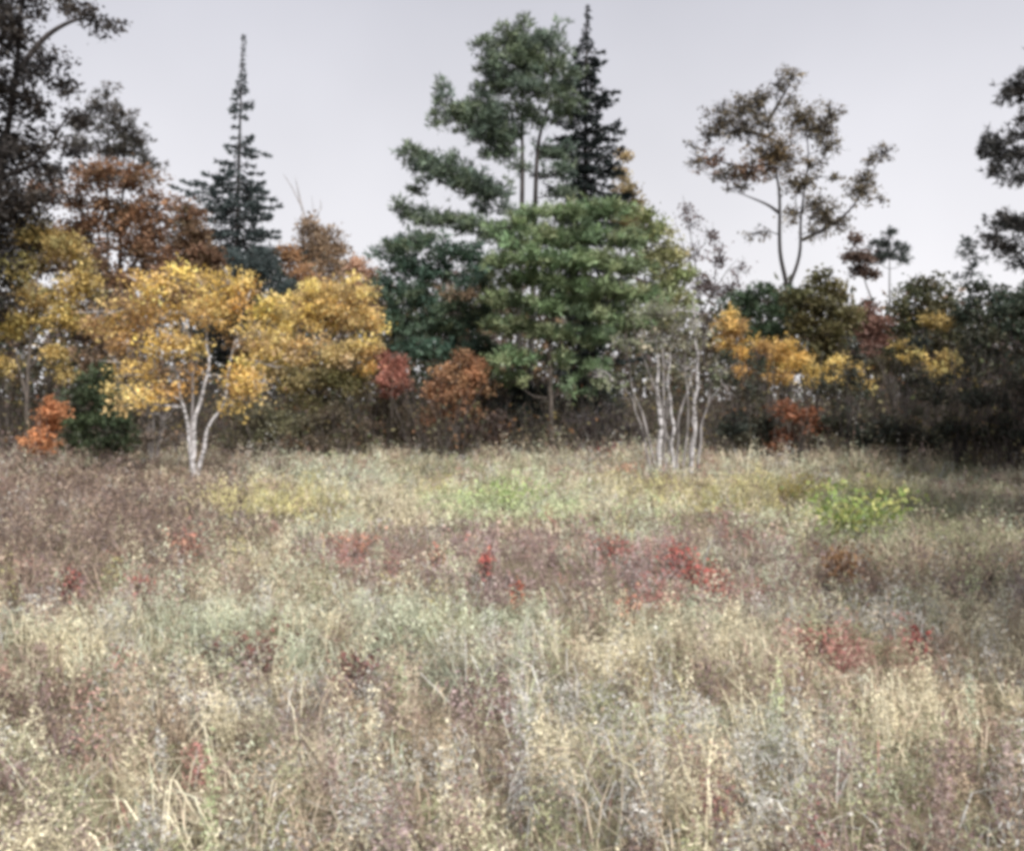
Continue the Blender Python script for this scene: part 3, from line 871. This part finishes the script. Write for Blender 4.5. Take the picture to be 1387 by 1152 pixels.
    shrub('yellow_shrub', 'sparse yellow brown leaves over dark brush near the right edge', 26.5, 1262,
          [(1242, 482, 18, 9, .6), (1278, 488, 22, 10, .5), (1262, 505, 20, 12, .6), (1290, 500, 12, 10, .4)], YOL, leaf=.12, mute=.9, perleaf=22)
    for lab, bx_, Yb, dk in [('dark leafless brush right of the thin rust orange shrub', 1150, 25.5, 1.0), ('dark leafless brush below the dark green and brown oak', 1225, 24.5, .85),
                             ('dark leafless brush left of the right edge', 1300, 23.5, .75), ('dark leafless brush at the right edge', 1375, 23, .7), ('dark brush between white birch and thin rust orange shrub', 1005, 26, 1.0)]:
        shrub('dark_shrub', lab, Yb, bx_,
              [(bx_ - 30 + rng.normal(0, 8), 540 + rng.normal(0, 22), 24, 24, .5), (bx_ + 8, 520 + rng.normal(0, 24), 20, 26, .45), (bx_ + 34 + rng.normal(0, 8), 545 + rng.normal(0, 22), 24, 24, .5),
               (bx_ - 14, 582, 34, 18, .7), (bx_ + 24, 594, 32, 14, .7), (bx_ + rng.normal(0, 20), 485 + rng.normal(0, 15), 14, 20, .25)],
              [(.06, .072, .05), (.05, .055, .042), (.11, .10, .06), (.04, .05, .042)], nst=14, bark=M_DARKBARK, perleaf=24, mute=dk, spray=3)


build_trees()


# ---------------------------------------------------------------- woodland behind and brush below
def build_woods():
    b = MB()
    n = 5200
    X = rng.uniform(-54, 54, n)
    Y = rng.uniform(45, 70, n)
    A = X / Y
    top = 5.2 + 2.4 * fbm(X * .22, Y * .2, 21) + np.where(A < -.12, 1.6, 0) + np.where(np.abs(A - .03) < .12, 1.2, 0)
    Z = rng.uniform(0, 1, n) * top + ground_z(X, Y)
    pal = np.array([(.10, .085, .055), (.13, .10, .07), (.075, .085, .05), (.19, .12, .07), (.12, .09, .085), (.05, .065, .045)])
    sel = (fbm(X * .15, Y * .3, 5) * 11).astype(int) % len(pal)
    ct = pal[sel] * rng.uniform(.7, 1.2, (n, 1))
    k = 15
    idx = np.repeat(np.arange(n), k)
    C = np.stack([X, Y, Z], 1)[idx] + rng.normal(size=(n * k, 3)) * np.array((.75, .75, .5))
    b.leaves(C, .42, ct[idx] * rng.uniform(.75, 1.25, (n * k, 1)), .3)
    m = 400
    x, y = rng.uniform(-50, 50, m), rng.uniform(46, 70, m)
    z = ground_z(x, y)
    h = rng.uniform(3, 6.5, m)
    b.twigs(np.stack([x, y, z], 1), np.stack([x + rng.normal(0, .4, m), y, z + h], 1), rng.uniform(.03, .09, m), np.array((.07, .06, .055)))
    o = b.obj('woodland', M_LEAF)
    tag(o, 'dim mixed woodland closing the view behind the tree line', 'woodland', kind='stuff')

    b = MB()
    n = 14000
    X = rng.uniform(-22, 22, n)
    Y = 29.5 + rng.uniform(0, 1, n) ** 1.5 * 13 - np.clip(X - 3, 0, 7) * .85 - np.clip(-X - 5, 0, 6) * .6 + (fbm(X * .45, X * 0, 33) - .5) * 7 + rng.normal(0, .4, n)
    base = np.stack([X, Y, ground_z(X, Y)], 1)
    h = rng.uniform(.3, 2.3, n) * (0.25 + 1.5 * fbm(X * .6, Y * .5, 31)) * (1 + np.clip(X - 6, 0, 6) * .03)
    tip = base + np.stack([rng.normal(0, .35, n) * h, rng.normal(0, .3, n) * h, h], 1)
    pal = np.array([(.12, .10, .09), (.085, .07, .065), (.17, .15, .14), (.10, .085, .06)])
    b.twigs(base, tip, rng.uniform(.006, .013, n), pal[rng.integers(0, 4, n)])
    m = 28000
    j = rng.integers(0, n, m)
    s = rng.uniform(.25, 1.05, m)[:, None]
    C = base[j] * (1 - s) + tip[j] * s + rng.normal(0, .12, (m, 3))
    lp = np.array([(.10, .095, .055), (.16, .14, .07), (.075, .075, .05), (.22, .12, .06), (.09, .11, .05), (.24, .19, .08), (.11, .08, .07)])
    b.leaves(C, .12, lp[(fbm(C[:, 0] * .7, C[:, 1] * .5, 41) * 16).astype(int) % 7] * rng.uniform(.7, 1.3, (m, 1)), .3)
    o = b.obj('undergrowth', M_LEAF)
    tag(o, 'dark tangled brush and twigs along the foot of the trees', 'undergrowth', kind='stuff')


build_woods()

# ---------------------------------------------------------------- meadow
# plant colours by kind of patch: S straw, P pale grey-green, G fresh green, Y yellow-green, B brown bracken, D purple-brown heath,
# R pinkish heath, W grey-white seed heads, T tan, O olive
TINT = {'S': [(.68, .62, .45), (.63, .58, .42), (.70, .65, .49)], 'P': [(.58, .62, .47), (.50, .55, .41), (.64, .66, .52)],
        'G': [(.56, .64, .38), (.48, .57, .33), (.62, .67, .44)], 'Y': [(.62, .58, .28), (.66, .60, .32), (.54, .50, .24)],
        'B': [(.22, .155, .125), (.28, .20, .16), (.15, .11, .095), (.38, .29, .23), (.21, .16, .155)], 'D': [(.29, .195, .19), (.35, .25, .245), (.21, .14, .14), (.44, .34, .34), (.38, .30, .27)],
        'R': [(.50, .24, .22), (.55, .33, .29), (.42, .19, .18), (.58, .42, .37)], 'W': [(.55, .54, .52), (.60, .59, .56), (.48, .48, .46)],
        'T': [(.50, .40, .29), (.45, .36, .27), (.56, .47, .36)], 'O': [(.33, .34, .20), (.27, .28, .18), (.40, .40, .26)]}
TYPES = list(TINT)
PATCH = [('R', 560, 745, 40, 12, 1.8), ('R', 700, 725, 60, 12, 2), ('R', 880, 735, 50, 12, 2.2), ('R', 1000, 770, 50, 14, 2), ('D', 760, 770, 110, 18, 2.4), ('G', 860, 690, 60, 10, 1.6), ('G', 1160, 690, 50, 30, 3), ('Y', 1190, 655, 50, 18, 2.4), ('Y', 600, 650, 50, 10, 1.8),
         ('P', 450, 700, 60, 14, 1.6), ('Y', 860, 650, 50, 10, 2),
         ('B', 130, 690, 160, 62, 4.2), ('B', 60, 745, 110, 50, 3), ('B', 40, 640, 90, 30, 2.5), ('B', 250, 655, 60, 22, 1.6), ('D', 140, 775, 90, 22, 1.6), ('T', 210, 640, 70, 22, 1.5),
         ('Y', 330, 670, 60, 16, 3.4), ('Y', 415, 665, 50, 16, 4), ('S', 530, 668, 80, 20, 3), ('P', 470, 640, 80, 16, 1.2),
         ('G', 612, 672, 40, 16, 4), ('G', 690, 666, 66, 20, 7), ('G', 745, 672, 36, 16, 4), ('O', 575, 632, 40, 14, 1.8), ('O', 680, 625, 60, 10, 1.6), ('S', 810, 665, 60, 16, 1.6),
         ('D', 560, 735, 90, 26, 3.6), ('D', 690, 742, 120, 30, 3.8), ('D', 830, 752, 110, 26, 3.6), ('D', 980, 735, 110, 26, 3.6), ('D', 1060, 760, 90, 26, 2.0),
         ('R', 475, 732, 34, 10, 2.2), ('R', 262, 738, 24, 10, 2), ('R', 930, 778, 50, 20, 2.4), ('R', 820, 745, 30, 10, 2), ('R', 1010, 720, 40, 14, 1.2),
         ('Y', 980, 660, 70, 14, 3.2), ('Y', 1075, 660, 80, 12, 4.5), ('O', 1210, 660, 80, 30, 1.8), ('O', 1290, 700, 100, 60, 2.6), ('B', 1300, 740, 110, 50, 2.0), ('D', 1360, 770, 70, 40, 1.6),
         ('B', 1140, 770, 50, 14, 2.2), ('O', 1230, 790, 70, 18, 1.2), ('W', 1200, 805, 90, 14, 1.6),
         ('P', 340, 832, 180, 30, 3.2), ('P', 570, 815, 90, 28, 3), ('S', 950, 845, 120, 28, 3.2), ('P', 930, 815, 70, 20, 1.8), ('P', 560, 870, 120, 24, 1.6), ('W', 660, 860, 70, 24, 1.4),
         ('R', 1110, 858, 120, 18, 3.2), ('R', 1240, 872, 36, 14, 1.6), ('T', 1180, 895, 120, 24, 1.4), ('D', 940, 905, 60, 22, 1.8), ('D', 1090, 900, 60, 12, 1.2),
         ('B', 60, 930, 80, 44, 2.6), ('D', 340, 882, 46, 12, 2.6), ('D', 480, 904, 36, 12, 2.4), ('D', 620, 935, 60, 18, 2.0), ('D', 710, 905, 60, 14, 2.2), ('R', 285, 940, 30, 22, 1.4),
         ('S', 165, 940, 60, 40, 2), ('T', 210, 985, 60, 36, 1.6), ('T', 640, 980, 110, 50, 1.2), ('S', 790, 980, 90, 50, 1.4), ('S', 1240, 930, 100, 40, 1.6), ('P', 900, 950, 60, 40, 1.2),
         ('W', 850, 1005, 80, 40, 1.8), ('W', 1010, 1000, 70, 40, 2), ('W', 215, 1085, 50, 18, 2), ('D', 60, 1010, 90, 40, 1.4), ('W', 330, 1095, 60, 24, 1.4), ('T', 400, 1050, 50, 36, 1.2),
         ('O', 1210, 1080, 100, 44, 2.0), ('O', 1020, 1110, 90, 36, 1.6), ('O', 660, 1080, 60, 30, 1.2), ('O', 390, 1120, 60, 26, 1.4), ('D', 1330, 1060, 80, 70, 1.4), ('O', 780, 1130, 120, 26, 1.4), ('D', 40, 1110, 90, 40, 1.6)]


def veg_kind(X, Y):
    n = len(X)
    Z = ground_z(X, Y) + .22
    cy, sy = math.cos(PITCH), math.sin(PITCH)
    d = Y * cy - (Z - CAM_Z) * sy
    u = Y * sy + (Z - CAM_Z) * cy
    px = 693.5 + F * X / d
    py = 576 - F * u / d
    # wobble the patch outlines by the lie of the land
    wx = (fbm(X * 1.3, Y * 1.3, 51) - .5)
    wy = (fbm(X * 1.3, Y * 1.3, 61) - .5)
    W = np.zeros((n, len(TYPES)))
    for k, t in enumerate(TYPES):
        nz_ = fbm(X * 1.1 + 3.7 * k, Y * 0.9, 70 + k)
        W[:, k] = {'S': .55, 'P': .42, 'T': .45, 'W': .30, 'O': .22, 'D': .22, 'R': .12, 'B': .10, 'Y': .06, 'G': .05}[t] * np.clip((nz_ - .35) * 5, .05, 2.2)
    near = np.clip((6.2 - Y) / 2.2, 0, 1)
    for t, wt in (('O', .55), ('D', .35), ('W', .30), ('T', .25), ('B', .25)):
        W[:, TYPES.index(t)] += wt * near
    for t, a, b, ra, rb, wt in PATCH:
        q = ((px + wx * ra * 1.6 - a) / ra) ** 2 + ((py + wy * rb * 1.6 - b) / rb) ** 2
        W[:, TYPES.index(t)] += wt * np.exp(-q * 1.1)
    W = W ** 1.25
    W /= W.sum(1, keepdims=True)
    c = np.cumsum(W, 1)
    q = .7 * vnoise(X * 5.5 + 1.3, Y * 4.0, 97) + .3 * rng.random(n)
    q = (np.argsort(np.argsort(q)) + .5) / n          # clumped, but still even over 0..1
    return (q[:, None] > c).sum(1).clip(0, len(TYPES) - 1)


def build_meadow():
    X, Y, S = [], [], []
    for y0, y1, dn in [(2.6, 5, 110), (5, 8, 80), (8, 12, 46), (12, 18, 28), (18, 25, 16), (25, 34, 10)]:
        wd = 0.52 * y1 * 1.08 + 1.2
        n = int(2 * wd * (y1 - y0) * dn)
        X.append(rng.uniform(-wd, wd, n))
        Y.append(rng.uniform(y0, y1, n))
        S.append(np.full(n, (140 / dn) ** .30))
    X, Y, S = map(np.concatenate, (X, Y, S))
    kind = veg_kind(X, Y)
    base = np.stack([X, Y, ground_z(X, Y)], 1)
    hn = 0.65 + .7 * fbm(X * .8, Y * .8, 91)
    hn = hn * (.45 + 1.1 * vnoise(X * 3.1, Y * 2.4, 95))
    hn = hn * (1 + np.clip((Y - 17) / 8, 0, 1) * 2.4 * np.clip(fbm(X * .9, Y * .5, 93) - .42, 0, 1) * 2.2)
    H = {'S': .24, 'P': .22, 'G': .20, 'Y': .22, 'B': .34, 'D': .20, 'R': .20, 'W': .24, 'T': .24, 'O': .19}
    grass, heath, brack, seed = MB(), MB(), MB(), MB()
    lod = S[:, None]
    for k, t in enumerate(TYPES):
        I = np.where(kind == k)[0]
        if len(I) == 0:
            continue
        n = len(I)
        tuft = pick(TINT[t], n) * (rng.uniform(.8, 1.2, n) * (.45 + 1.05 * (.5 * vnoise(X[I] * 7, Y[I] * 5, 17 + k) + .5 * vnoise(X[I] * 2.6, Y[I] * 1.8, 27))))[:, None]
        h0 = H[t] * hn[I] * rng.uniform(.5, 1.35, n)
        nb = {'S': 7, 'P': 6, 'G': 5, 'Y': 6, 'B': 4, 'D': 3, 'R': 3, 'W': 4, 'T': 6, 'O': 4}[t]
        idx = np.repeat(np.arange(n), nb)
        off = rng.normal(size=(len(idx), 3)) * np.array((.085, .085, 0)) * S[I][idx][:, None]
        bt = tuft[idx] * rng.uniform(.70, 1.0, (len(idx), 1))
        if t in 'BDR':
            bt = bt * .85 + np.array((.30, .26, .19)) * .15
        grass.blades(base[I][idx] + off, h0[idx] * rng.uniform(.4, 1.0, len(idx)), .0060 * S[I][idx] ** 1.6,
                     rng.uniform(.35, 1.7, len(idx)), bt)
        # leaves of forbs and low heath
        nl = {'S': 3, 'P': 3, 'G': 3, 'Y': 3, 'B': 10, 'D': 4, 'R': 4, 'W': 3, 'T': 3, 'O': 3}[t]
        idx = np.repeat(np.arange(n), nl)
        u = rng.random(len(idx))
        off = rng.normal(size=(len(idx), 3)) * np.array((.06, .06, .02)) * S[I][idx][:, None]
        off[:, 2] += h0[idx] * (.15 + .75 * u) * np.clip(1.15 - (np.hypot(off[:, 0], off[:, 1]) / (.13 * S[I][idx])) ** 2 * .35, .3, 1.15)
        lt = tuft[idx] * rng.uniform(.85, 1.15, (len(idx), 1))
        sz = {'B': .021, 'G': .021, 'O': .019}.get(t, .016) * S[I][idx] ** 1.9
        (brack if t == 'B' else heath).leaves(base[I][idx] + off, sz, lt, .25, .5)
        # seed heads on thin stalks
        pr = {'W': .75, 'S': .25, 'P': .25, 'T': .35, 'O': .15}.get(t, .06)
        J = np.where(rng.random(n) < pr * np.clip((Y[I] - 2) / 9, .15, .8))[0]
        if len(J):
            m = len(J)
            hh = h0[J] * rng.uniform(1.0, 1.4, m)
            tip = base[I][J] + np.stack([rng.normal(0, .07, m), rng.normal(0, .07, m), hh], 1)
            st = np.array((.30, .24, .17)) * rng.uniform(.7, 1.2, (m, 1))
            seed.twigs(base[I][J], tip, .0024 * S[I][J] ** 1.5, st)
            q = 8
            idx = np.repeat(np.arange(m), q)
            o = rng.normal(size=(len(idx), 3)) * np.array((.022, .022, .038)) * S[I][J][idx][:, None] ** .7
            sd = pick(TINT['W'] + TINT['T'] + TINT['S'], m)[idx] * rng.uniform(.6, .95, (len(idx), 1))
            seed.leaves(tip[idx] + o - np.array((0, 0, .03)), .012 * S[I][J][idx] ** 1.5, sd, .1, .7)
    # leafy mounds, each of one plant
    for y0, y1, dn, per in [(2.6, 5, 36, 260), (5, 8, 24, 160), (8, 12, 14, 90), (12, 18, 8, 56), (18, 25, 5, 46), (25, 34, 2.8, 34)]:
        wd = 0.52 * y1 * 1.08 + 1.2
        n = int(2 * wd * (y1 - y0) * dn)
        x, y = rng.uniform(-wd, wd, n), rng.uniform(y0, y1, n)
        kd = veg_kind(x, y)
        z = ground_z(x, y)
        sc_ = (34 / dn) ** .36
        rad = rng.uniform(.06, .16, n) * sc_
        ht = rng.uniform(.10, .40, n) * (.6 + .8 * fbm(x * .8, y * .8, 91)) * (1 + np.clip((y - 17) / 8, 0, 1) * 2.0 * np.clip(fbm(x * .9, y * .5, 93) - .42, 0, 1) * 2.2)
        tall = rng.random(n) < .3
        rad = np.where(tall, rad * .65, rad)
        ht = np.where(tall, ht * 1.45, ht)
        for k, t in enumerate(TYPES):
            I = np.where(kd == k)[0]
            if len(I) == 0:
                continue
            tt = pick(TINT[t], len(I)) * rng.uniform(.72, 1.30, (len(I), 1))
            idx = np.repeat(np.arange(len(I)), per)
            u = unit(rng.normal(size=(len(idx), 3))) * (rng.random((len(idx), 1)) ** .33)
            u[:, 2] = np.abs(u[:, 2])
            C = np.stack([x[I], y[I], z[I]], 1)[idx] + u * np.stack([rad[I], rad[I], ht[I]], 1)[idx] * rng.uniform(.8, 1.15, (len(idx), 1))
            (brack if t == 'B' else heath).leaves(C, .0205 * sc_ ** 1.42, tt[idx] * rng.uniform(.82, 1.18, (len(idx), 1)), .45, .34 + .04 * sc_)
    tag(grass.obj('dry_grass', M_GRASS), 'dry straw and grey-green grass covering the whole meadow', 'grass', kind='stuff')
    tag(heath.obj('low_forbs', M_LEAF), 'low pinkish brown and green leafy plants scattered through the meadow grass', 'plants', kind='stuff')
    tag(brack.obj('brown_bracken', M_LEAF), 'withered brown bracken thick on the left side of the meadow', 'bracken', kind='stuff')
    tag(seed.obj('seed_heads', M_GRASS), 'pale fluffy seed heads on thin stalks across the meadow', 'weeds', kind='stuff')


build_meadow()

# ---------------------------------------------------------------- low plants one can pick out in the meadow
REDS = [(.62, .17, .14), (.55, .14, .13), (.66, .26, .20), (.46, .13, .11)]
ORED = [(.60, .28, .20), (.64, .36, .25), (.54, .23, .17)]


def low_shrub(name, label, px, py, wpx, h, pal, n=160, leaf=.035, group='red plants in the meadow'):
    x, y = on_ground(px, py, h * .6)
    o = bpy.data.objects.new(name, None)
    org = np.array((x, y, float(ground_z(x, y))))
    o.location = org
    o.empty_display_size = .2
    col.objects.link(o)
    tag(o, label, 'shrub', group)
    R = wpx * y / F
    st, lv = MB(), MB()
    k = 12
    tips = org + np.stack([rng.normal(0, .5 * R, k), rng.normal(0, .4 * R, k), h * rng.uniform(.65, 1.1, k)], 1)
    for t in tips:
        m = org * .5 + t * .5 + rng.normal(0, .02, 3)
        st.tube([org + rng.normal(0, .02, 3) * (1, 1, 0), m, t], [.006, .005, .003], 4, 3)
    idx = rng.integers(0, k, n)
    s = rng.uniform(.35, 1.05, n)[:, None]
    C = org * (1 - s) + tips[idx] * s + rng.normal(size=(n, 3)) * np.array((.28 * R, .28 * R, .05))
    lv.leaves(C, leaf * (max(y, 8) / 10) ** .5, pick(pal, n) * rng.uniform(.7, 1.25, (n, 1)), .4, .6)
    st.obj('stems', M_BARK, o, org)
    lv.obj('leaves', M_LEAF, o, org)


def build_low():
    G_ = 'red plants in the meadow'
    for label, px, py, wpx, h, pal, n in [
        ('small red sapling at the tree line, left of the white birch stems', 826, 608, 12, .55, REDS, 130),
        ('small orange-pink plant just below the red sapling near the white birch stems', 848, 634, 15, .40, ORED, 120),
        ('faded red plant in the brown bracken on the left, beneath the forked white trunk', 262, 736, 22, .40, ORED, 200),
        ('wide faded red plant below the bright yellow tree', 480, 732, 30, .40, ORED, 260),
        ('small scarlet plant in the middle of the dark heath band', 660, 764, 12, .40, REDS, 150),
        ('small orange-red plant left of the small scarlet plant in the heath band', 592, 756, 9, .34, ORED, 90),
        ('brick red plant standing lowest in the middle of the meadow', 703, 810, 13, .36, [(.46, .14, .09), (.50, .19, .12)], 130),
        ('dull red plant right of the middle of the heath band', 828, 742, 20, .36, [(.42, .14, .11), (.38, .12, .10)], 170),
        ('bright crimson plant, topmost of the red cluster right of centre', 918, 756, 12, .42, REDS, 180),
        ('bright red plant in the middle of the red cluster right of centre', 945, 776, 20, .42, REDS, 260),
        ('red plant lowest in the red cluster right of centre', 968, 790, 18, .36, [(.46, .12, .10), (.50, .17, .13)], 200),
        ('orange-pink plant in pale grass left of the red cluster', 850, 826, 13, .36, ORED, 130),
        ('pinkish red plant at the far left in front of the bracken', 98, 790, 14, .38, [(.46, .17, .14), (.42, .14, .13)], 150),
        ('pinkish red plant right of the one at the far left', 192, 795, 18, .36, [(.46, .18, .15), (.42, .15, .13)], 170),
        ('dark red plant in pale grass nearest to the right edge', 1242, 872, 14, .34, [(.40, .12, .10), (.34, .10, .09)], 140),
        ('long low pinkish plant in front of the orange-brown fern', 1105, 866, 50, .30, [(.44, .22, .18), (.40, .18, .15)], 320),
        ('dark maroon plant in the pale foreground grass on the left', 345, 884, 36, .32, [(.25, .12, .10), (.21, .10, .09)], 260),
        ('dark maroon plant in the foreground left of the middle', 482, 905, 22, .32, [(.28, .13, .11), (.22, .11, .10)], 200),
    ]:
        low_shrub('red_plant', label, px, py, wpx * 1.35, h * .78, pal, int(n * 1.15))
    low_shrub('green_bush', 'fresh green leafy bush on the right of the meadow below the dark brush', 1152, 690, 72, .62, [(.26, .36, .10), (.36, .42, .14), (.20, .28, .09), (.48, .48, .18)], 1000, .055, None)
    low_shrub('brown_fern', 'withered orange-brown fern clump below the fresh green bush', 1140, 768, 40, .38, [(.30, .17, .08), (.24, .13, .07), (.38, .24, .12)], 420, .05, None)
    low_shrub('yellow_plant', 'pale yellow grassy plant left of the fresh green bush', 1075, 662, 34, .45, [(.56, .48, .18), (.50, .42, .16)], 320, .05, None)
    low_shrub('green_plant', 'pale fresh green leafy patch in the middle of the meadow', 690, 668, 40, .42, [(.42, .52, .22), (.36, .48, .20), (.50, .55, .28)], 420, .05, None)


build_low()
